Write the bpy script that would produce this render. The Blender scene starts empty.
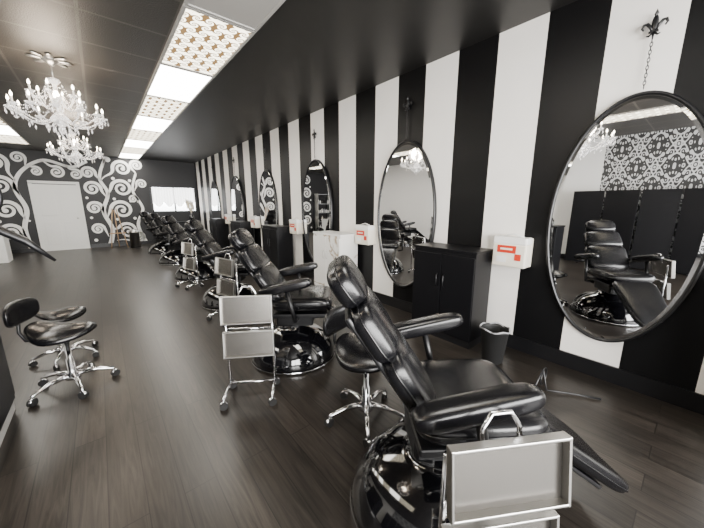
import bpy, bmesh, math, random
from mathutils import Vector, Matrix, Euler
random.seed(7)
D=bpy.data; SC=bpy.context.scene; COL=SC.collection
pi=math.pi
W=3.07; H=3.01; YF=13.2; XL=-3.47; YN=-3.2

# ---------------- materials ----------------
def newmat(name):
    m=D.materials.new(name); m.use_nodes=True
    return m, m.node_tree.nodes, m.node_tree.links, m.node_tree.nodes['Principled BSDF']
def mat(name,col,rough=.5,metal=0,coat=0,emit=None,es=0,trans=0,bump=0,bscale=60,spec=.5):
    m,n,l,b=newmat(name)
    b.inputs['Base Color'].default_value=(*col,1); b.inputs['Roughness'].default_value=rough
    b.inputs['Metallic'].default_value=metal; b.inputs['Coat Weight'].default_value=coat
    b.inputs['Coat Roughness'].default_value=.08
    b.inputs['Transmission Weight'].default_value=trans
    b.inputs['Specular IOR Level'].default_value=spec
    if emit: b.inputs['Emission Color'].default_value=(*emit,1); b.inputs['Emission Strength'].default_value=es
    if bump:
        t=n.new('ShaderNodeTexNoise'); t.inputs['Scale'].default_value=bscale; t.inputs['Detail'].default_value=4
        g=n.new('ShaderNodeNewGeometry'); l.new(g.outputs['Position'],t.inputs['Vector'])
        bp=n.new('ShaderNodeBump'); bp.inputs['Strength'].default_value=bump; bp.inputs['Distance'].default_value=.01
        l.new(t.outputs['Fac'],bp.inputs['Height']); l.new(bp.outputs[0],b.inputs['Normal'])
    return m
def M(n,l,op,a,b=None,c=None):
    x=n.new('ShaderNodeMath'); x.operation=op
    for i,v in enumerate((a,b,c)):
        if v is None: continue
        if isinstance(v,(int,float)): x.inputs[i].default_value=v
        else: l.new(v,x.inputs[i])
    return x.outputs[0]
def pos(n,l):
    g=n.new('ShaderNodeNewGeometry'); s=n.new('ShaderNodeSeparateXYZ'); l.new(g.outputs['Position'],s.inputs[0]); return g,s
def mixcol(n,l,f,a,b):
    x=n.new('ShaderNodeMix'); x.data_type='RGBA'
    if isinstance(f,(int,float)): x.inputs[0].default_value=f
    else: l.new(f,x.inputs[0])
    for i,v in ((6,a),(7,b)):
        if isinstance(v,tuple): x.inputs[i].default_value=(*v,1)
        else: l.new(v,x.inputs[i])
    return x.outputs[2]

leather=mat('black_leather',(.004,.004,.005),.25,bump=.05,bscale=180)
gloss=mat('gloss_black',(.003,.003,.004),.06,coat=1)
satin=mat('satin_black',(.005,.005,.006),.35)
blackcab=mat('black_cabinet_paint',(.003,.003,.004),.42,spec=.25)
chrome=mat('chrome',(.8,.8,.82),.12,1)
steel=mat('brushed_steel',(.50,.49,.47),.3,1)
traym=mat('tray_steel',(.24,.228,.21),.27,.95)
mirror=mat('mirror_glass',(.88,.89,.90),.0,1)
cream=mat('cream_plastic',(.78,.73,.62),.4)
clearp=mat('frosted_plastic',(.82,.82,.8),.25)
red=mat('red_label',(.55,.03,.01),.45)
rubber=mat('black_rubber',(.012,.012,.012),.6)
whitep=mat('white_paint',(.80,.80,.78),.45)
mural=mat('mural_white',(.90,.89,.87),.5)
bagm=mat('liner_plastic',(.35,.35,.37),.3)
wood=mat('light_wood',(.45,.3,.17),.5,bump=.1,bscale=30)
crystal=mat('crystal',(.92,.92,.94),.04,trans=.8,emit=(1,.93,.85),es=.28,spec=1)  # faint warm glow put into the crystal itself, for bulb light caught in it
bulbm=mat('bulb_glow',(1,.9,.8),.4,emit=(1,.86,.66),es=30)
candle=mat('candle_sleeve',(.85,.83,.78),.4)
greyp=mat('grey_panel',(.45,.44,.42),.6)
plume=mat('pampas',(.72,.66,.55),.9)
lacem=mat('lace_curtain',(.85,.85,.85),.8,emit=(1,1,1),es=3.2,bump=.6,bscale=40)  # cloth glows by itself, standing in for window daylight coming through
winlit=mat('window_daylight',(.9,.9,.9),.4,emit=(.95,.98,1),es=9.0)
glassm=mat('display_glass',(.6,.63,.65),.15,.3)

def stripes():
    m,n,l,b=newmat('striped_wall_paint'); g,s=pos(n,l)
    t=M(n,l,'DIVIDE',M(n,l,'SUBTRACT',s.outputs['Y'],1.09-.41*20),.82)
    f=M(n,l,'LESS_THAN',M(n,l,'FRACT',t),.5)
    nz=n.new('ShaderNodeTexNoise'); nz.inputs['Scale'].default_value=3; l.new(g.outputs['Position'],nz.inputs['Vector'])
    wh=mixcol(n,l,nz.outputs['Fac'],(.85,.82,.775),(.92,.89,.845))
    l.new(mixcol(n,l,f,(.003,.003,.0035),wh),b.inputs['Base Color'])
    b.inputs['Roughness'].default_value=.42; b.inputs['Specular IOR Level'].default_value=.25
    t2=n.new('ShaderNodeTexNoise'); t2.inputs['Scale'].default_value=130; l.new(g.outputs['Position'],t2.inputs['Vector'])
    bp=n.new('ShaderNodeBump'); bp.inputs['Strength'].default_value=.08; bp.inputs['Distance'].default_value=.005
    l.new(t2.outputs['Fac'],bp.inputs['Height']); l.new(bp.outputs[0],b.inputs['Normal'])
    return m
def floorm():
    m,n,l,b=newmat('dark_wood_planks'); g,s=pos(n,l)
    c=n.new('ShaderNodeCombineXYZ'); l.new(s.outputs['Y'],c.inputs[0]); l.new(s.outputs['X'],c.inputs[1])
    br=n.new('ShaderNodeTexBrick'); br.inputs['Scale'].default_value=1; br.inputs['Brick Width'].default_value=1.5
    br.inputs['Row Height'].default_value=.15; br.inputs['Mortar Size'].default_value=.0025; br.inputs['Bias'].default_value=0
    br.inputs['Color1'].default_value=(.0165,.0135,.0113,1); br.inputs['Color2'].default_value=(.031,.0255,.0212,1); br.inputs['Mortar'].default_value=(.003,.0025,.002,1)
    l.new(c.outputs[0],br.inputs['Vector'])
    sh=n.new('ShaderNodeSeparateColor'); l.new(br.outputs['Color'],sh.inputs[0])
    ad=n.new('ShaderNodeVectorMath'); ad.operation='ADD'; cc=n.new('ShaderNodeCombineXYZ')
    l.new(M(n,l,'MULTIPLY',sh.outputs[0],400),cc.inputs[1]); l.new(g.outputs['Position'],ad.inputs[0]); l.new(cc.outputs[0],ad.inputs[1])
    mp=n.new('ShaderNodeMapping'); mp.inputs['Scale'].default_value=(17,1.0,1); l.new(ad.outputs[0],mp.inputs['Vector'])
    nz=n.new('ShaderNodeTexNoise'); nz.inputs['Scale'].default_value=2.0; nz.inputs['Detail'].default_value=6; nz.inputs['Roughness'].default_value=.62; nz.inputs['Distortion'].default_value=1.6
    l.new(mp.outputs[0],nz.inputs['Vector'])
    r=n.new('ShaderNodeMapRange'); r.inputs[1].default_value=.32; r.inputs[2].default_value=.68; r.inputs[3].default_value=.4; r.inputs[4].default_value=1.7
    l.new(nz.outputs['Fac'],r.inputs[0])
    mm=n.new('ShaderNodeVectorMath'); mm.operation='SCALE'; l.new(br.outputs['Color'],mm.inputs[0]); l.new(r.outputs[0],mm.inputs['Scale'])
    l.new(mm.outputs[0],b.inputs['Base Color'])
    r2=n.new('ShaderNodeMapRange'); r2.inputs[3].default_value=.27; r2.inputs[4].default_value=.40; l.new(nz.outputs['Fac'],r2.inputs[0]); l.new(r2.outputs[0],b.inputs['Roughness'])
    b.inputs['Specular IOR Level'].default_value=.42
    bp=n.new('ShaderNodeBump'); bp.inputs['Strength'].default_value=.08; bp.inputs['Distance'].default_value=.003
    l.new(nz.outputs['Fac'],bp.inputs['Height']); l.new(bp.outputs[0],b.inputs['Normal'])
    return m
def ceilm():
    m,n,l,b=newmat('black_ceiling_tile'); g,s=pos(n,l)
    fx=M(n,l,'FRACT',M(n,l,'DIVIDE',M(n,l,'ADD',s.outputs['X'],64.5-.07),.645))
    fy=M(n,l,'FRACT',M(n,l,'DIVIDE',M(n,l,'ADD',s.outputs['Y'],64-2.92),.64))
    lx=M(n,l,'LESS_THAN',M(n,l,'MINIMUM',fx,M(n,l,'SUBTRACT',1,fx)),.02)
    ly=M(n,l,'LESS_THAN',M(n,l,'MINIMUM',fy,M(n,l,'SUBTRACT',1,fy)),.02)
    reg=M(n,l,'LESS_THAN',s.outputs['X'],.72)
    line=M(n,l,'MULTIPLY',M(n,l,'MAXIMUM',lx,ly),reg)
    nz=n.new('ShaderNodeTexNoise'); nz.inputs['Scale'].default_value=90; nz.inputs['Detail'].default_value=3; l.new(g.outputs['Position'],nz.inputs['Vector'])
    tile=mixcol(n,l,nz.outputs['Fac'],(.018,.016,.014),(.056,.050,.043))
    base=mixcol(n,l,reg,(.012,.0115,.011),tile)
    l.new(mixcol(n,l,line,base,(.10,.092,.083)),b.inputs['Base Color']); b.inputs['Roughness'].default_value=.45
    bp=n.new('ShaderNodeBump'); bp.inputs['Distance'].default_value=.01
    l.new(M(n,l,'MULTIPLY',reg,.35),bp.inputs['Strength']); l.new(nz.outputs['Fac'],bp.inputs['Height']); l.new(bp.outputs[0],b.inputs['Normal'])
    return m
def spiralmask(n,l,a,bb,per,arms=2,k=5.5):
    def fold(v,p): return M(n,l,'SUBTRACT',M(n,l,'PINGPONG',v,p),p*.5)
    x=fold(a,per); y=fold(bb,per*1.15)
    rr=M(n,l,'SQRT',M(n,l,'ADD',M(n,l,'MULTIPLY',x,x),M(n,l,'MULTIPLY',y,y)))
    th=M(n,l,'ARCTAN2',y,x)
    lg=M(n,l,'LOGARITHM',M(n,l,'DIVIDE',rr,per),2.71828)
    return M(n,l,'SINE',M(n,l,'ADD',M(n,l,'MULTIPLY',th,arms),M(n,l,'MULTIPLY',lg,k)))
def medallion(n,l,a,bb,per):
    kx=2*pi/per; ky=2*pi/(per*1.5)
    def C(v,k): return M(n,l,'COSINE',M(n,l,'MULTIPLY',v,k))
    t=M(n,l,'MULTIPLY',C(a,kx*.5),C(bb,ky*.5)); t=M(n,l,'MULTIPLY',t,1.3)
    t2=M(n,l,'MULTIPLY',C(a,kx*1.5),C(bb,ky*2.5)); t3=M(n,l,'MULTIPLY',C(a,kx*2),C(bb,ky*3)); t4=M(n,l,'MULTIPLY',C(a,kx*3.5),C(bb,ky*1.5))
    s=M(n,l,'ADD',t,M(n,l,'MULTIPLY',t2,.9)); s=M(n,l,'ADD',s,M(n,l,'MULTIPLY',t3,.7)); s=M(n,l,'ADD',s,M(n,l,'MULTIPLY',t4,.8))
    return M(n,l,'SINE',M(n,l,'MULTIPLY',s,2.4))
def damask(name,ax,per,c1,c2,thr=0.0,emit=0,kind='s'):
    m,n,l,b=newmat(name); g,s=pos(n,l)
    v=(spiralmask if kind=='s' else medallion)(n,l,s.outputs[ax[0]],s.outputs[ax[1]],per)
    f=M(n,l,'GREATER_THAN',v,thr)
    c=mixcol(n,l,f,c1,c2); l.new(c,b.inputs['Base Color']); b.inputs['Roughness'].default_value=.5
    if emit: l.new(c,b.inputs['Emission Color']); b.inputs['Emission Strength'].default_value=emit
    return m
def marblem():
    m,n,l,b=newmat('white_marble'); g,s=pos(n,l)
    nz=n.new('ShaderNodeTexNoise'); nz.inputs['Scale'].default_value=1.6; nz.inputs['Detail'].default_value=6; nz.inputs['Distortion'].default_value=1.2
    l.new(g.outputs['Position'],nz.inputs['Vector'])
    a=M(n,l,'ABSOLUTE',M(n,l,'SUBTRACT',nz.outputs['Fac'],.5))
    r=n.new('ShaderNodeMapRange'); r.inputs[1].default_value=0; r.inputs[2].default_value=.03; l.new(a,r.inputs[0])
    l.new(mixcol(n,l,r.outputs[0],(.34,.25,.15),(.80,.79,.76)),b.inputs['Base Color']); b.inputs['Roughness'].default_value=.2
    return m
stripem=stripes(); flm=floorm(); clm=ceilm(); marble=marblem()
ornate=damask('ornate_light_lens',('X','Y'),.10,(1,.92,.72),(.085,.05,.02),.05,emit=6)
plainlens=mat('plain_light_lens',(1,1,1),.4,emit=(1,.96,.88),es=19)
damaskw=damask('damask_wallpaper',('Y','Z'),.30,(.02,.02,.02),(.5,.5,.5),.1,kind='m')
darkw=mat('charcoal_wall',(.012,.012,.014),.55)
whitew=mat('white_wall',(.72,.71,.69),.6)

# ---------------- mesh builder ----------------
class P:
    def __init__(s): s.V=[];s.F=[];s.M=[];s.S=[];s.mats=[]
    def add(s,V,F,m,smooth=True):
        if m not in s.mats: s.mats.append(m)
        o=len(s.V); s.V+= [tuple(v) for v in V]; mi=s.mats.index(m)
        for f in F: s.F.append([i+o for i in f]); s.M.append(mi); s.S.append(smooth)
        return s
    def box(s,c,size,m,rot=None,bev=0):
        bm=bmesh.new(); bmesh.ops.create_cube(bm,size=1)
        for v in bm.verts: v.co=Vector((v.co.x*size[0],v.co.y*size[1],v.co.z*size[2]))
        if bev: bmesh.ops.bevel(bm,geom=bm.edges[:],offset=bev,segments=2,affect='EDGES',profile=.5)
        R=rot if rot is not None else Matrix.Identity(3)
        bm.verts.index_update()
        V=[R@v.co+Vector(c) for v in bm.verts]; F=[[v.index for v in f.verts] for f in bm.faces]; bm.free()
        return s.add(V,F,m,False)
    def se(s,c,size,m,e1=.5,e2=.35,rot=None,df=None,nu=40,nv=18):
        a,b,h=[x/2 for x in size]
        pw=lambda v,e: math.copysign(abs(v)**e,v)
        V=[];F=[]
        R=rot if rot is not None else Matrix.Identity(3)
        def pt(x,y,z):
            if df: x,y,z=df(x,y,z)
            V.append(R@Vector((x,y,z))+Vector(c))
        pt(0,0,-h)
        for j in range(1,nv):
            v=-pi/2+pi*j/nv
            for i in range(nu):
                u=2*pi*i/nu
                pt(a*pw(math.cos(v),e1)*pw(math.cos(u),e2),b*pw(math.cos(v),e1)*pw(math.sin(u),e2),h*pw(math.sin(v),e1))
        pt(0,0,h); T=len(V)-1
        for i in range(nu):
            k=(i+1)%nu; F.append([0,1+k,1+i])
            for j in range(nv-2): F.append([1+j*nu+i,1+j*nu+k,1+(j+1)*nu+k,1+(j+1)*nu+i])
            F.append([T,1+(nv-2)*nu+i,1+(nv-2)*nu+k])
        return s.add(V,F,m)
    def pad(s,p0,p1,w,t,m,y=0,taper=0,e1=.55,e2=.38,sag=0,pipe=False):
        p0=Vector((p0[0],y,p0[1]));p1=Vector((p1[0],y,p1[1])); e=(p1-p0); L=e.length; e.normalize()
        Y=Vector((0,1,0)); n=e.cross(Y)
        R=Matrix((e,Y,n)).transposed()
        def df(x,yy,z):
            k=1-taper*(x/L+.5); q=sag*((yy/(w/2))**2) if sag else 0
            return x,yy*k,z+q
        s.se((p0+p1)/2,(L*1.04,w,t),m,e1,e2,R,df)
        if pipe:
            pw=lambda v,ee: math.copysign(abs(v)**ee,v); pts=[]
            for i in range(44):
                a=2*pi*(i+.5)/44; x=L*.52*1.0*pw(math.cos(a),e2); yy=w/2*1.0*pw(math.sin(a),e2)
                x,yy,z=df(x,yy,0); pts.append(R@Vector((x,yy,z))+(p0+p1)/2)
            s.tube(pts,.0055,m,6,closed=True)
        return s
    def lathe(s,prof,c,m,seg=32,sx=1,sy=1,smooth=True,cap=True):
        V=[];F=[]
        for r,z in prof:
            for i in range(seg):
                a=2*pi*i/seg; V.append((c[0]+r*sx*math.cos(a),c[1]+r*sy*math.sin(a),c[2]+z))
        for j in range(len(prof)-1):
            for i in range(seg):
                k=(i+1)%seg; F.append([j*seg+i,j*seg+k,(j+1)*seg+k,(j+1)*seg+i])
        if cap:
            F.append(list(range(seg))[::-1]); F.append([(len(prof)-1)*seg+i for i in range(seg)])
        return s.add(V,F,m,smooth)
    def tube(s,pts,r,m,seg=10,closed=False):
        pts=[Vector(p) for p in pts]; n=len(pts); rs=r if isinstance(r,list) else [r]*n
        V=[];F=[]; up=None
        for i,p in enumerate(pts):
            if closed: t=pts[(i+1)%n]-pts[i-1]
            else: t=pts[min(i+1,n-1)]-pts[max(i-1,0)]
            t.normalize()
            if up is None:
                up=Vector((0,0,1)) if abs(t.z)<.9 else Vector((1,0,0))
            a=t.cross(up); a.normalize(); b=a.cross(t); up=b
            for k in range(seg):
                q=2*pi*k/seg; V.append(p+(a*math.cos(q)+b*math.sin(q))*rs[i])
        m_=n if closed else n-1
        for i in range(m_):
            for k in range(seg):
                j=(k+1)%seg; i2=(i+1)%n
                F.append([i*seg+k,i2*seg+k,i2*seg+j,i*seg+j])
        if not closed: F.append(list(range(seg))); F.append([(n-1)*seg+k for k in range(seg)][::-1])
        return s.add(V,F,m)
    def octa(s,c,r,h,m):
        x,y,z=c; V=[(x+r,y,z),(x,y+r,z),(x-r,y,z),(x,y-r,z),(x,y,z+h),(x,y,z-h)]
        F=[[0,1,4],[1,2,4],[2,3,4],[3,0,4],[1,0,5],[2,1,5],[3,2,5],[0,3,5]]
        return s.add(V,F,m,False)
    def mesh(s,name):
        me=D.meshes.new(name); me.from_pydata(s.V,[],s.F)
        for m in s.mats: me.materials.append(m)
        me.polygons.foreach_set('material_index',s.M); me.polygons.foreach_set('use_smooth',s.S); me.update()
        bm=bmesh.new(); bm.from_mesh(me); bmesh.ops.recalc_face_normals(bm,faces=bm.faces[:]); bm.to_mesh(me); bm.free()
        return me
    def obj(s,name,loc=(0,0,0),rz=0):
        o=D.objects.new(name,s.mesh(name)); COL.objects.link(o); o.location=loc; o.rotation_euler=(0,0,rz); return o
def inst(name,parts,loc,rz=0,sc=1):
    e=D.objects.new(name,None); COL.objects.link(e); e.location=loc; e.rotation_euler=(0,0,rz); e.scale=(sc,)*3
    e.empty_display_size=.1
    for pn,me in parts:
        o=D.objects.new(pn,me); COL.objects.link(o); o.parent=e
    return e
def RY(a): return Matrix.Rotation(a,3,'Y')
def RX(a): return Matrix.Rotation(a,3,'X')
def RZ(a): return Matrix.Rotation(a,3,'Z')

# ---------------- room ----------------
def slab(name,lo,hi,m):
    c=[(a+b)/2 for a,b in zip(lo,hi)]; sz=[b-a for a,b in zip(lo,hi)]
    return P().box((0,0,0),sz,m).obj(name,c)
slab('floor',(XL-.15,YN-.15,-.1),(W+.15,YF+.15,0),flm)
slab('ceiling',(XL-.15,YN-.15,H),(W+.15,YF+.15,H+.1),clm)
slab('wall_right',(W,YN-.15,0),(W+.15,YF+.15,H),stripem)
slab('wall_far',(XL-.15,YF,0),(W,YF+.15,H),darkw)
slab('wall_left',(XL-.15,1.8,0),(XL,YF,H),whitew)
slab('wall_left_damask',(XL-.15,YN-.15,0),(XL,1.8,H),damaskw)
q=P()
q.box(((XL+W)/2,YN-.075,.2),(W-XL,.15,.4),whitew); q.box(((XL+W)/2,YN-.075,2.8),(W-XL,.15,.42),whitew)
q.box((XL+.2,YN-.075,1.5),(.4,.15,2.2),whitew); q.box((W-.2,YN-.075,1.5),(.4,.15,2.2),whitew)
q.obj('wall_near')
q=P()
for x in (XL+.43,-1.7,-.2,1.3,W-.43): q.box((x,YN-.07,1.5),(.06,.08,2.2),satin)
q.box(((XL+W)/2,YN-.07,.43),(W-XL-.8,.08,.06),satin); q.box(((XL+W)/2,YN-.07,2.57),(W-XL-.8,.08,.06),satin)
q.obj('window_1')
slab('baseboard_right',(W-.018,YN,0),(W,YF,.14),satin)
slab('baseboard_far',(XL,YF-.018,0),(W-.02,YF,.12),satin)
slab('baseboard_left',(XL,YN,0),(XL+.018,YF-.02,.12),satin)

def troffer(x0,x1,y,ln,lens,i):
    p=P(); cx=(x0+x1)/2; w=x1-x0
    for dx in (-1,1): p.box((dx*(w/2-.012),0,-.008),(.024,ln,.02),greyp)
    for dy in (-1,1): p.box((0,dy*(ln/2-.012),-.008),(w-.05,.024,.02),greyp)
    p.box((0,0,-.004),(w-.05,ln-.05,.01),lens)
    return p.obj('ceiling_light_panel',(cx,y+ln/2,H-.002))
for i in range(8):
    troffer(.72,1.31,2.92+1.28*i,1.27,ornate if i%2==0 else plainlens,i)
troffer(.72,1.31,1.64,1.27,greyp,9); troffer(.72,1.31,.36,1.27,plainlens,9); troffer(.72,1.31,-.92,1.27,ornate,9)
for i in range(9):
    troffer(-1.75,-1.16,.36+1.28*i,1.27,ornate if i%2==0 else plainlens,i)

# door + mural on far wall
p=P(); p.box((0,0,1.02),(.98,.04,2.04),whitep)
for z,h in ((1.5,.8),(.55,.7)):
    for x in (-.22,.22): p.box((x,-.022,z),(.34,.012,h),whitep,bev=.004)
for x in (-.53,.53): p.box((x,-.01,1.04),(.08,.06,2.08),whitep)
p.box((0,-.01,2.1),(1.14,.06,.08),whitep); p.se((.4,-.06,1),(.05,.07,.05),steel,1,1)
p.obj('door_1',(-.95,YF-.03,0))
R_=P(); yw=YF-.008
def ribbon(pts,ws,lay=0):
    V=[];F=[]; n=len(pts)
    for i,(a,b) in enumerate(pts):
        a0,b0_=pts[max(i-1,0)]; a1,b1=pts[min(i+1,n-1)]; dx,dz=a1-a0,b1-b0_; L=math.hypot(dx,dz) or 1
        nx,nz=-dz/L*ws[i]/2,dx/L*ws[i]/2; y=yw-lay
        V+=[(a+nx,y,b+nz),(a-nx,y,b-nz)]
    for i in range(n-1): F.append([2*i,2*i+1,2*i+3,2*i+2])
    R_.add(V,F,mural,False)
def disc(a,b,r,lay=.001):
    R_.add([(a+math.cos(2*pi*i/18)*r,yw-lay,b+math.sin(2*pi*i/18)*r) for i in range(18)],[list(range(18))],mural,False)
def bez(p0,p1,p2,p3,n=26):
    o=[]
    for i in range(n+1):
        t=i/n; a,b,c,d=(1-t)**3,3*t*(1-t)**2,3*t*t*(1-t),t**3
        o.append((a*p0[0]+b*p1[0]+c*p2[0]+d*p3[0],a*p0[1]+b*p1[1]+c*p2[1]+d*p3[1]))
    return o
def flourish(root,rd,c,r,sg,a0,w,turns=1.6):
    w*=1.15
    e=(c[0]+r*math.cos(a0),c[1]+r*math.sin(a0)); tg=(-math.sin(a0)*sg,math.cos(a0)*sg)
    d=math.hypot(e[0]-root[0],e[1]-root[1])*.5
    st=bez(root,(root[0]+rd[0]*d,root[1]+rd[1]*d),(e[0]-tg[0]*d,e[1]-tg[1]*d),e)
    ws=[w*(.25+.75*i/len(st)) for i in range(len(st))]
    n=56; pts=list(st)
    for i in range(1,n+1):
        t=i/n; q=a0+sg*turns*2*pi*t; R1=r*(1-t)**.85+.14*r*t
        pts.append((c[0]+R1*math.cos(q),c[1]+R1*math.sin(q))); ws.append(w*(1-.5*t))
    ribbon(pts,ws); disc(pts[-1][0],pts[-1][1],w*.62)
def stem(p,w):
    pts=[]
    for i in range(len(p)-1):
        p0=p[max(i-1,0)];p1=p[i];p2=p[i+1];p3=p[min(i+2,len(p)-1)]
        for k in range(12):
            t=k/12
            pts.append(tuple(.5*((2*p1[j])+(-p0[j]+p2[j])*t+(2*p0[j]-5*p1[j]+4*p2[j]-p3[j])*t*t+(-p0[j]+3*p1[j]-3*p2[j]+p3[j])*t**3) for j in (0,1)))
    pts.append(p[-1]); ribbon(pts,[w*(1-.45*i/len(pts)) for i in range(len(pts))])
stem([(.15,.04),(.28,.6),(.12,1.2),(.3,1.8),(.15,2.3),(.35,2.9)],.13)
stem([(1.2,.04),(1.02,.7),(1.22,1.3),(1.0,1.9),(1.15,2.5)],.11)
stem([(-1.72,.04),(-1.78,.7),(-1.66,1.3),(-1.8,1.9),(-1.6,2.4),(-1.1,2.75),(-.5,2.6),(-.1,2.8)],.12)
fl=[((.25,.5),(.3,1),(.70,.52),.27,-1,pi*.8,.085),((.15,.35),(-.3,1),(-.10,.62),.17,1,.3,.07),
((.2,1.0),(.3,1),(.62,1.25),.30,-1,pi*.9,.095),((.14,1.1),(-.3,1),(-.10,1.32),.20,1,.2,.08),
((.28,1.7),(.4,1),(.70,1.98),.28,-1,pi*.9,.09),((.26,1.65),(-.4,1),(-.08,1.95),.22,1,.1,.08),
((.2,2.25),(.5,.8),(.78,2.65),.25,-1,pi,.085),((.2,2.2),(-.5,.8),(-.12,2.45),.18,1,0,.075),
((1.05,.8),(.3,1),(1.27,1.0),.13,-1,pi,.055),((1.1,1.5),(-.3,1),(.98,1.62),.13,1,0,.055),
((1.05,1.9),(.3,1),(1.28,2.15),.15,-1,pi,.06),((1.15,2.4),(.2,1),(1.2,2.78),.17,-1,pi,.07),((.3,2.7),(-.2,1),(.42,2.9),.08,-1,pi,.05),
((.35,.2),(1,.2),(1.0,.30),.17,1,-pi/2,.07),
((-1.75,.4),(-.4,1),(-2.08,.62),.24,1,.2,.085),((-1.72,1.0),(-.4,1),(-2.06,1.28),.26,1,.1,.09),((-1.72,1.7),(-.4,1),(-2.08,1.98),.26,1,.1,.09),
((-1.75,2.1),(-.5,1),(-2.08,2.62),.24,1,-.2,.085),((-1.45,2.55),(.8,.6),(-1.30,2.42),.13,-1,pi*.6,.055),((-1.2,2.72),(.9,.3),(-.85,2.42),.17,-1,pi*.55,.065),
((-.7,2.66),(.9,-.2),(-.42,2.38),.15,-1,pi*.55,.06),((-1.5,2.5),(0,1),(-1.62,2.78),.15,1,0,.06),((-.5,2.6),(.3,1),(-.45,2.84),.11,-1,pi,.05)]
for f in fl: flourish(*f)
for a,b,r in ((.95,.95,.05),(.45,.93,.045),(.9,1.55,.04),(.45,1.62,.045),(-.2,.25,.05),(-.22,1.0,.04),(.5,2.3,.05),(.95,2.25,.045),(-2.25,.95,.045),(-2.3,1.65,.04),(-2.28,2.3,.045),(-1.65,.95,.03),(-2.3,.25,.05),(.75,.1,.04),(-.25,1.65,.04)): disc(a,b,r)
R_.obj('scrollwork_mural_decal')
# far window with lace
p=P(); p.box((0,0,0),(1.4,.03,.86),winlit)
for x in (-.72,0,.72): p.box((x,-.02,0),(.05,.05,.94),satin)
for z in (-.45,.45): p.box((0,-.02,z),(1.49,.05,.05),satin)
V=[];F=[]; nn=90
for i in range(nn+1):
    x=-.7+1.4*i/nn; y=-.06-.02*math.sin(i*1.1); V+=[(x,y,.42),(x,y,-.1-.18*abs(math.sin(i*pi/22)))]
for i in range(nn): F.append([2*i,2*i+1,2*i+3,2*i+2])
p.add(V,F,lacem); p.obj('window_2',(2.25,YF-.03,1.62))

# ---------------- mirrors ----------------
def mirror_parts():
    a,b=.455,.92; N=96
    prof=[(0.0,0.0),(.0,-.035),(.012,-.045),(.024,-.038),(.026,-.03)]
    V=[];F=[]
    A,B=a+.025,b+.025
    for i in range(N):
        t=2*pi*i/N
        for ins,x in prof: V.append((x,(A-ins)*math.cos(t),(B-ins)*math.sin(t)))
    k=len(prof)
    for i in range(N):
        j=(i+1)%N
        for q_ in range(k-1): F.append([i*k+q_,j*k+q_,j*k+q_+1,i*k+q_+1])
    fr=P().add(V,F,satin)
    V=[(-.034,(a-.025)*math.cos(2*pi*i/N),(b-.025)*math.sin(2*pi*i/N)) for i in range(N)]
    gl=P().add(V,[list(range(N))],mirror,False)
    V2=[];F2=[]
    for i in range(N):
        t=2*pi*i/N; V2+= [(-.034,(a-.025)*math.cos(t),(b-.025)*math.sin(t)),(-.029,(a)*math.cos(t),(b)*math.sin(t))]
    for i in range(N): j=(i+1)%N; F2.append([2*i,2*i+1,2*j+1,2*j])
    bv=P().add(V2,F2,mirror,True)
    bk=P(); V3=[(-.004,A*math.cos(2*pi*i/N),B*math.sin(2*pi*i/N)) for i in range(N)]; bk.add(V3,[list(range(N))],satin,False)
    return [('mirror_frame',fr.mesh('mirror_frame')),('mirror_glass',gl.mesh('mirror_glass')),('glass_bevel',bv.mesh('glass_bevel')),('backing',bk.mesh('backing'))]
mp_=mirror_parts()
hk=P()
hk.se((-.03,0,.03),(.02,.035,.10),satin,1,1); hk.octa((-.03,0,.085),.012,.03,satin)
for s_ in (-1,1):
    pts=[(-.03,s_*.008,-.02),(-.03,s_*.02,.01),(-.03,s_*.038,.035),(-.03,s_*.055,.035),(-.03,s_*.062,.015),(-.03,s_*.052,.0)]
    hk.tube(pts,[.006,.009,.010,.009,.007,.005],satin,8)
    hk.tube([(-.03,s_*.005,-.03),(-.03,s_*.022,-.045),(-.03,s_*.035,-.04)],[.006,.006,.004],satin,8)
hk.box((-.03,0,-.022),(.025,.05,.012),satin,bev=.003); hk.tube([(0,0,-.02),(-.03,0,-.03)],.007,satin)
hk.tube([(-.03,0,-.03),(-.03,0,-.07)],[.008,.004],satin)
hkm=hk.mesh('fleur_hook')
ch=P(); zz=-.065
while zz>-.37:
    odd=int(round(-zz/.024))%2
    pts=[]
    for i in range(10):
        t=2*pi*i/10; u,v=.007*math.cos(t),.016*math.sin(t)
        pts.append((-.03+(u if odd else 0),(0 if odd else u),zz+v-.01))
    ch.tube(pts,.0025,satin,5,closed=True); zz-=.024
chm=ch.mesh('chain')
MY=[.42,2.55,4.62,6.66,8.7,10.75]
for y in MY:
    e=inst('oval_wall_mirror',mp_,(W-.004,y,1.28))
    for nm,me in (('fleur_hook',hkm),('chain',chm)):
        o=D.objects.new(nm,me); COL.objects.link(o); o.parent=e; o.location=(0,0,1.34)

sp=P(); sp.box((-.02,0,0),(.035,.31,.27),cream,bev=.006)
sp.box((-.09,0,-.03),(.13,.30,.22),cream,bev=.014); sp.box((-.09,0,.11),(.135,.305,.07),clearp,bev=.014)
sp.box((-.158,.02,.03),(.004,.17,.07),red); sp.box((-.1565,-.085,-.04),(.003,.055,.06),red); sp.box((-.1605,.02,.032),(.002,.11,.018),cream)
sp.box((-.158,.06,-.07),(.004,.09,.055),clearp); sp.tube([(-.08,-.1,.145),(-.08,0,.17),(-.08,.1,.145)],.006,clearp)
spm=[('box_body',sp.mesh('box_body'))]
for y in (1.155,3.24,5.28,7.32,9.36): inst('sharps_container',spm,(W,y,1.0))

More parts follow.
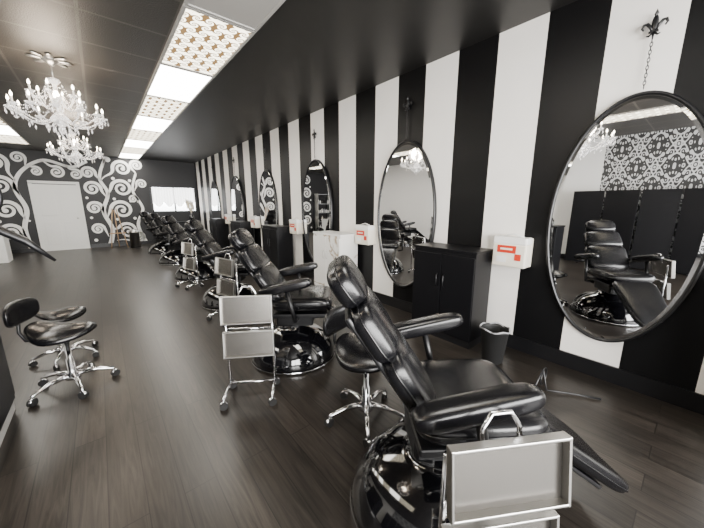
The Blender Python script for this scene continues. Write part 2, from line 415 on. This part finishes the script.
def cabinet(m,top,panel):
    p=P(); d,w,h=.34,.72,1.0
    p.box((0,0,.04),(d-.04,w-.02,.08),satin); p.box((0,0,.53),(d,w,.90),m,bev=.004); p.box((-.003,0,.99),(d+.015,w+.02,.025),top,bev=.004)
    q=P()
    for s_ in (-1,1): q.box((-d/2-.008,s_*w/4,.52),(.016,w/2-.01,.84),panel,bev=.003)
    h_=P()
    for s_ in (-1,1): h_.tube([(-d/2-.016,s_*.04,.6),(-d/2-.04,s_*.04,.61),(-d/2-.04,s_*.04,.72),(-d/2-.016,s_*.04,.73)],.005,satin if m is blackcab else steel)
    return [('carcass',p.mesh('carcass')),('cabinet_doors',q.mesh('cabinet_doors')),('handles',h_.mesh('handles'))]
cb=cabinet(blackcab,blackcab,blackcab); cw=cabinet(marble,whitep,marble); cwp=cabinet(whitep,whitep,whitep)
xc=W-.23
inst('storage_cabinet',cb,(xc,1.70,0)); inst('storage_cabinet',cw,(xc,3.79,0)); inst('storage_cabinet',cb,(xc,5.84,0))
inst('storage_cabinet',cb,(xc,7.88,0)); inst('storage_cabinet',cb,(xc,9.92,0)); inst('storage_cabinet',cwp,(xc,-.60,0))

p=P(); p.lathe([(.085,0),(.09,.005),(.12,.31),(.125,.31),(.125,.325),(.115,.325),(.112,.3),(.082,.02)],(0,0,0),rubber,28)
pts=[(.122*math.cos(t)*(1+.03*math.sin(7*t)),.122*math.sin(t)*(1+.03*math.sin(7*t)),.326+.008*math.sin(5*t)) for t in [2*pi*i/50 for i in range(50)]]
p.tube(pts,.007,bagm,6,closed=True)
p.obj('waste_bin',(2.66,1.1,0))

# ---------------- treatment chair ----------------
c=P()
c.pad((.34,.55),(.84,.17),.46,.09,leather,taper=.25,sag=.012,pipe=True)
leg=c.mesh('leg_rest')
c=P(); c.pad((-.14,.565),(.38,.575),.52,.14,leather,e1=.6,sag=.018,pipe=True); seat=c.mesh('seat_cushion')
b0=Vector((-.07,.61)); bt=Vector((-.465,1.215)); u=(bt-b0).normalized(); BL=(bt-b0).length
c=P()
c.pad(b0,b0+u*BL*.47,.48,.12,leather,sag=.02,pipe=True); c.pad(b0+u*BL*.45,b0+u*BL*.77,.46,.12,leather,taper=.12,sag=.02,pipe=True); back=c.mesh('backrest')
c=P(); c.pad(b0+u*BL*.76,bt,.35,.12,leather,sag=.01,e2=.6,pipe=True); hr=c.mesh('headrest')
AY=.335
c=P()
for s_ in (-1,1):
    c.pad((-.20,.735),(.22,.825),.11,.085,leather,y=s_*AY,taper=.12,e1=.6,e2=.5)
ar=c.mesh('armrests')
c=P()
for s_ in (-1,1):
    c.tube([(.08,s_*.24,.46),(.08,s_*.33,.48),(.06,s_*AY,.58),(.02,s_*AY,.75)],.018,satin,10)
    c.tube([(-.18,s_*.2,.70),(-.17,s_*.27,.70),(-.15,s_*AY,.71)],.014,satin,10)
c.box((.1,0,.475),(.48,.42,.04),satin,bev=.01)
n_=Vector((-u.y,u.x)); n_=n_ if n_.x<0 else -n_
c0=b0+u*BL*.42+n_*.06; ang=math.atan2(-u.x,u.y)
c.box((c0.x,0,c0.y),(.022,.38,BL*.7),satin,rot=RY(-ang),bev=.008)
c1=(Vector((.34,.55))+Vector((.84,.17)))/2+Vector((-.035,-.045)); a2=math.atan2(.38,.50)
c.box((c1.x,0,c1.y),(.44,.26,.02),satin,rot=RY(a2),bev=.006)
c.box((0.04,0,.40),(.34,.24,.12),satin,bev=.02)
fr=c.mesh('chair_frame')
c=P(); c.lathe([(.40,0),(.415,.02),(.41,.07),(.385,.14),(.33,.21),(.25,.265),(.17,.29),(.13,.31),(.12,.36),(.11,.38)],(0,0,0),gloss,48,sx=.97,sy=.92)
c.lathe([(.418,.012),(.422,.018),(.418,.026)],(0,0,0),chrome,48,sx=.97,sy=.92,cap=False)
bs=c.mesh('hydraulic_base')
chair=[('leg_rest',leg),('seat_cushion',seat),('backrest',back),('headrest',hr),('armrests',ar),('chair_frame',fr),('hydraulic_base',bs)]
CH=[(1.085,.668,-38),(1.285,2.41,-38),(1.34,4.40,-38),(1.34,6.42,-38),(1.34,8.42,-38),(1.34,10.42,-38)]
for x,y,a in CH: inst('treatment_chair',chair,(x,y,0),math.radians(a))
inst('treatment_chair',chair,(-2.1,4.6,0),math.radians(205)); inst('treatment_chair',chair,(-2.1,6.8,0),math.radians(205))

# ---------------- casters / stools / carts ----------------
def caster(p,x,y,z0=0,a=0,r=.028):
    R=RZ(a)
    for s_ in (-1,1):
        o=Vector((x,y,z0+r))+R@Vector((0,s_*.012,0)); n=14
        V=[];F=[]
        for d_ in (-.007,.007):
            for i in range(n): V.append(o+R@Vector((r*math.cos(2*pi*i/n),d_,r*math.sin(2*pi*i/n))))
        for i in range(n): j=(i+1)%n; F.append([i,j,n+j,n+i])
        F+=[list(range(n)),list(range(n,2*n))]; p.add(V,F,rubber,False)
    p.se((x,y,z0+r*1.35),(r*2,.03,r*1.3),chrome,.8,.8,R,nu=16,nv=8)
    p.tube([(x,y,z0+r*1.5),(x,y,z0+r*2.4)],.007,chrome,8)
def stool_parts(backr=True):
    b=P(); b.lathe([(.05,.075),(.055,.09),(.045,.12),(.028,.14),(.028,.24),(.018,.245),(.018,.42)],(0,0,0),chrome,20)
    for i in range(5):
        a=2*pi*i/5+.3; ca,sa=math.cos(a),math.sin(a)
        b.tube([(ca*.03,sa*.03,.11),(ca*.15,sa*.15,.105),(ca*.25,sa*.25,.075),(ca*.265,sa*.265,.065)],[.02,.016,.012,.010],chrome,10)
        caster(b,ca*.26,sa*.26,0,a+.6)
    s=P()
    def df(x,y,z):
        k=1-.28*max(0,x/.2); return x,y*k,z+(.9*max(0,-x-.06)**1.3)-.9*y*y
    s.se((0,0,.485),(.40,.38,.09),leather,.8,.8,None,df)
    s.lathe([(.09,.415),(.10,.43),(.08,.455)],(0,0,0),satin,20)
    parts=[('star_base',b.mesh('star_base')),('seat',s.mesh('seat'))]
    if backr:
        k=P(); k.tube([(-.08,0,.42),(-.24,0,.43),(-.27,0,.5),(-.255,0,.62)],.012,satin)
        def d2(x,y,z): return x+1.1*y*y,y,z
        k.se((-.25,0,.66),(.055,.34,.18),leather,.7,.7,None,d2)
        parts.append(('back_support',k.mesh('back_support')))
    return parts
stb=stool_parts(True); stn=stool_parts(False)
inst('saddle_stool',stb,(-.33,3.10,0),math.radians(-22)); inst('saddle_stool',stn,(-.40,3.75,0),math.radians(20),.92)
inst('saddle_stool',stb,(1.23,1.31,0),math.radians(-75))
def cart_parts():
    f=P()
    for s_ in (-1,1):
        f.tube([(s_*.17,.02,.07),(s_*.17,.02,.74)],.011,chrome,8)
        f.tube([(s_*.17,-.19,.07),(s_*.17,.07,.07)],.012,chrome,8)
        for y in (-.19,.07): caster(f,s_*.17,y,0,.4)
    f.tube([(-.17,.02,.07),(.17,.02,.07)],.01,chrome,8); f.tube([(-.17,.02,.52),(.17,.02,.52)],.01,chrome,8)
    f.tube([(-.06,.02,.74),(-.06,.03,.80),(-.03,.035,.845),(.03,.035,.845),(.06,.03,.80),(.06,.02,.74)],.008,chrome,8)
    t=P()
    for zc,hh in ((.685,.20),(.415,.19)):
        R=RX(math.radians(-8)); o=Vector((0,-.015,zc))
        t.box(o,(.36,.012,hh),traym,rot=R)
        for s_ in (-1,1):
            t.box(o+R@Vector((s_*.18,-.014,0)),(.010,.034,hh+.012),steel,rot=R,bev=.003)
            t.box(o+R@Vector((0,-.014,s_*hh/2)),(.36,.034,.010),steel,rot=R,bev=.003)
    return [('cart_frame',f.mesh('cart_frame')),('hinged_trays',t.mesh('hinged_trays'))]
ct=cart_parts()
inst('instrument_tray_cart',ct,(.815,.272,0),math.radians(-32)); inst('instrument_tray_cart',ct,(.75,2.10,0),math.radians(-32))
inst('instrument_tray_cart',ct,(1.12,3.75,0),math.radians(-75)); inst('instrument_tray_cart',ct,(1.12,5.75,0),math.radians(-75))

# ---------------- chandeliers ----------------
def chand():
    f=P(); g=P(); b=P()
    f.lathe([(.07,0),(.07,-.02),(.03,-.05),(.012,-.06)],(0,0,0),steel,24)
    for i in range(8):
        a=2*pi*i/8; f.se((.12*math.cos(a),.12*math.sin(a),-.012),(.13,.06,.022),steel,.8,1,RZ(a),nu=16,nv=8)
    f.tube([(0,0,-.05),(0,0,-.2)],.006,steel)
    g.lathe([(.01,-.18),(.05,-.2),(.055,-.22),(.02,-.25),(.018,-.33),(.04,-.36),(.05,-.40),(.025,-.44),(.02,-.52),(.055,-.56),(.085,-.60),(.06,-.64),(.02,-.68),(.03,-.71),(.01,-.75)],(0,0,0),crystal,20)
    def arm(a,R,zb,zt,m):
        ca,sa=math.cos(a),math.sin(a); pts=[]
        for i in range(13):
            t=i/12; r=.03+(R-.03)*t; z=zb-.09*math.sin(t*pi*1.0)*(1-t*.3)+(zt-zb)*t**3
            pts.append((r*ca,r*sa,z))
        g.tube(pts,.0065,m,7)
        x,y=R*ca,R*sa
        g.lathe([(.012,zt-.01),(.035,zt+.008),(.04,zt+.018),(.018,zt+.013)],(x,y,0),m,14)
        f.lathe([(.008,zt+.015),(.008,zt+.075)],(x,y,0),candle,10)
        b.lathe([(.003,zt+.073),(.011,zt+.088),(.010,zt+.102),(.002,zt+.125)],(x,y,0),bulbm,10)
        for k in range(5):
            q=2*pi*k/5; xx,yy=x+.038*math.cos(q),y+.038*math.sin(q)
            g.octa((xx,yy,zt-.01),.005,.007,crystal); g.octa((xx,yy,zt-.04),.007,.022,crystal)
        return x,y
    for i in range(12):
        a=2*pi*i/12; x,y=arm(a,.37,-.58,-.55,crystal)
        for k in range(1,18):
            t=k/18; r=.05+.31*t; z=-.22+(-.53+.22)*t-.12*math.sin(pi*t)
            g.octa((r*math.cos(a),r*math.sin(a),z),.006,.008,crystal)
        a2=a+2*pi/12
        for k in range(1,9):
            t=k/9; aa=a+(a2-a)*t; g.octa((.36*math.cos(aa),.36*math.sin(aa),-.56-.06*math.sin(pi*t)),.006,.008,crystal)
        g.octa((.25*math.cos(a),.25*math.sin(a),-.69),.009,.03,crystal)
        g.octa((.12*math.cos(a),.12*math.sin(a),-.69),.009,.03,crystal)
    for i in range(6):
        a=2*pi*i/6+.3; arm(a,.2,-.42,-.38,crystal)
        for k in range(1,9):
            t=k/9; aa=a+(2*pi/6)*t; g.octa((.18*math.cos(aa),.18*math.sin(aa),-.40-.07*math.sin(pi*t)),.006,.008,crystal)
    for z,r,m in ((-.72,.07,10),(-.76,.045,7)):
        for i in range(m): a=2*pi*i/m; g.octa((r*math.cos(a),r*math.sin(a),z),.009,.028,crystal)
    g.octa((0,0,-.80),.018,.03,crystal)
    return [('frame',f.mesh('frame')),('crystals',g.mesh('crystals')),('bulbs',b.mesh('bulbs'))]
cd=chand()
for y in (4.9,8.2,1.5):
    e=inst('crystal_chandelier',cd,(-.2,y,H),0,1.03)
    L=D.lights.new('chandelier_glow','POINT'); L.energy=50; L.color=(1,.82,.62); L.shadow_soft_size=.15
    o=D.objects.new('chandelier_glow',L); COL.objects.link(o); o.parent=e; o.location=(0,0,-.33)

# ---------------- left side / back items ----------------
p=P(); p.box((0,0,.04),(.48,1.16,.08),greyp); p.box((0,0,.54),(.5,1.2,.92),blackcab,bev=.006); p.box((0,0,1.01),(.52,1.22,.03),blackcab,bev=.004)
for s_ in (-.3,.3): p.box((.252,s_,.54),(.012,.56,.84),blackcab,bev=.004)
p.obj('manicure_counter',(-.885,2.42,0))
p=P(); p.lathe([(.05,0),(.05,.03),(.015,.04)],(-.75,2.7,1.025),satin,20)
p.tube([(-.75,2.7,1.05),(-.76,2.7,1.35),(-.66,2.68,1.42),(-.5,2.65,1.33),(-.36,2.62,1.23),(-.25,2.6,1.10)],[.012,.014,.022,.026,.022,.008],satin,12)
pts=[(-.52+.09*math.cos(t),2.66,1.50+.12*math.sin(t)) for t in [2*pi*i/30 for i in range(30)]]
p.tube(pts,.014,satin,8,closed=True); p.obj('magnifier_lamp')

scr=P()
for i in range(7):
    scr.box((.03*(i%2),-1.8+i*.62,.89),(.03,.59,1.74),blackcab,rot=RZ(.08*(1 if i%2 else -1)),bev=.004)
    scr.box((.03*(i%2),-1.8+i*.62,.01),(.25,.03,.02),satin)
scr.obj('privacy_screen',(-3.1,0,0))
p=P(); p.box((0,0,.36),(.8,.5,.72),whitep,bev=.006); p.box((0,-.01,.74),(.86,.56,.035),whitep,bev=.005); p.box((0,-.255,.36),(.7,.012,.56),whitep,bev=.003)
p.obj('reception_desk',(-2.3,11.4,0))
p=P()
for x in (-.4,.4): p.box((x,0,.98),(.03,.3,1.95),steel)
for z in (.1,.55,1.0,1.45,1.93): p.box((0,0,z),(.78,.3,.02),glassm)
for z in (.12,.57,1.02,1.47):
    for k in range(6): hh=random.uniform(.12,.28); p.lathe([(.035,0),(.04,.01),(.04,hh*.7),(.015,hh*.8),(.015,hh)],(-.32+.125*k,0,z),random.choice([cream,whitep,glassm,rubber]),12)
p.obj('display_shelf',(-2.85,12.9,0))
p=P()
for s_ in (-1,1): p.tube([(s_*.22,0,0),(s_*.05,.1,1.3)],.014,wood,8)
p.tube([(0,.36,0),(0,.12,1.25)],.014,wood,8); p.box((0,.02,.5),(.42,.04,.03),wood)
p.obj('display_easel',(.38,12.5,0))
p=P(); p.lathe([(.14,0),(.14,.5),(.145,.5),(.145,.54),(.10,.6),(.02,.63)],(0,0,0),steel,28); p.lathe([(.146,.02),(.148,.04)],(0,0,0),rubber,28,cap=False); p.obj('steel_pedal_bin',(.80,12.3,0))
p=P(); p.box((0,0,.78),(1.3,.35,.04),blackcab,bev=.004); 
for x in (-.6,.6):
    for y in (-.14,.14): p.box((x,y,.38),(.04,.04,.76),blackcab)
p.box((0,0,.2),(1.2,.3,.03),blackcab); p.obj('console_table',(2.3,12.85,0))
p=P(); p.lathe([(.05,0),(.09,.08),(.085,.2),(.04,.28),(.05,.3)],(0,0,0),gloss,20)
for i in range(11):
    a=random.uniform(0,2*pi); r=random.uniform(.05,.22); h=random.uniform(.55,.85)
    pts=[(0,0,.28),(r*.4*math.cos(a),r*.4*math.sin(a),.45),(r*math.cos(a),r*math.sin(a),h)]
    p.tube(pts,[.004,.02,.004],plume,6); p.se(((r*.8)*math.cos(a),(r*.8)*math.sin(a),h*.88),(.06,.06,.25),plume,1,1,nu=10,nv=8)
p.obj('pampas_vase',(2.72,12.85,.8))
p=P(); pts=[]
for i in range(40):
    t=i/39; a=t*2.6*pi; r=.03+.05*t; pts.append((2.45+r*math.cos(a),.62,.14+r*math.sin(a)))
p.tube(pts,.006,satin,6); p.tube([pts[-1],(2.50,.6,.02),(2.62,.45,.012),(2.7,.3,.012)],.007,satin,6); p.tube([pts[-1],(2.36,.65,.05),(2.3,.72,.012)],.007,satin,6)
p.obj('wrought_iron_stand')

# ---------------- lights ----------------
L=D.lights.new('daylight','AREA'); L.shape='RECTANGLE'; L.size=5.6; L.size_y=2.1; L.energy=1250; L.color=(1,.985,.96)
o=D.objects.new('daylight',L); COL.objects.link(o); o.location=(-.2,YN-.35,1.5); o.rotation_euler=(math.radians(90),0,0)
w=D.worlds.new('World'); SC.world=w; w.use_nodes=True
w.node_tree.nodes['Background'].inputs[0].default_value=(.9,.94,1,1); w.node_tree.nodes['Background'].inputs[1].default_value=1.5

# ---------------- camera ----------------
cam=D.cameras.new('camera'); co=D.objects.new('camera',cam); COL.objects.link(co)
yaw=math.radians(40.16); pt=math.radians(11.5)
F_=Vector((math.sin(yaw)*math.cos(pt),math.cos(yaw)*math.cos(pt),-math.sin(pt)))
Rr=Vector((math.cos(yaw),-math.sin(yaw),0)); U_=Rr.cross(F_)
mt=Matrix((Rr,U_,-F_)).transposed().to_4x4(); mt.translation=Vector((0,0,1.45)); co.matrix_world=mt
cam.sensor_width=36; cam.lens=295/704*36; cam.clip_start=.02; cam.clip_end=100
SC.camera=co
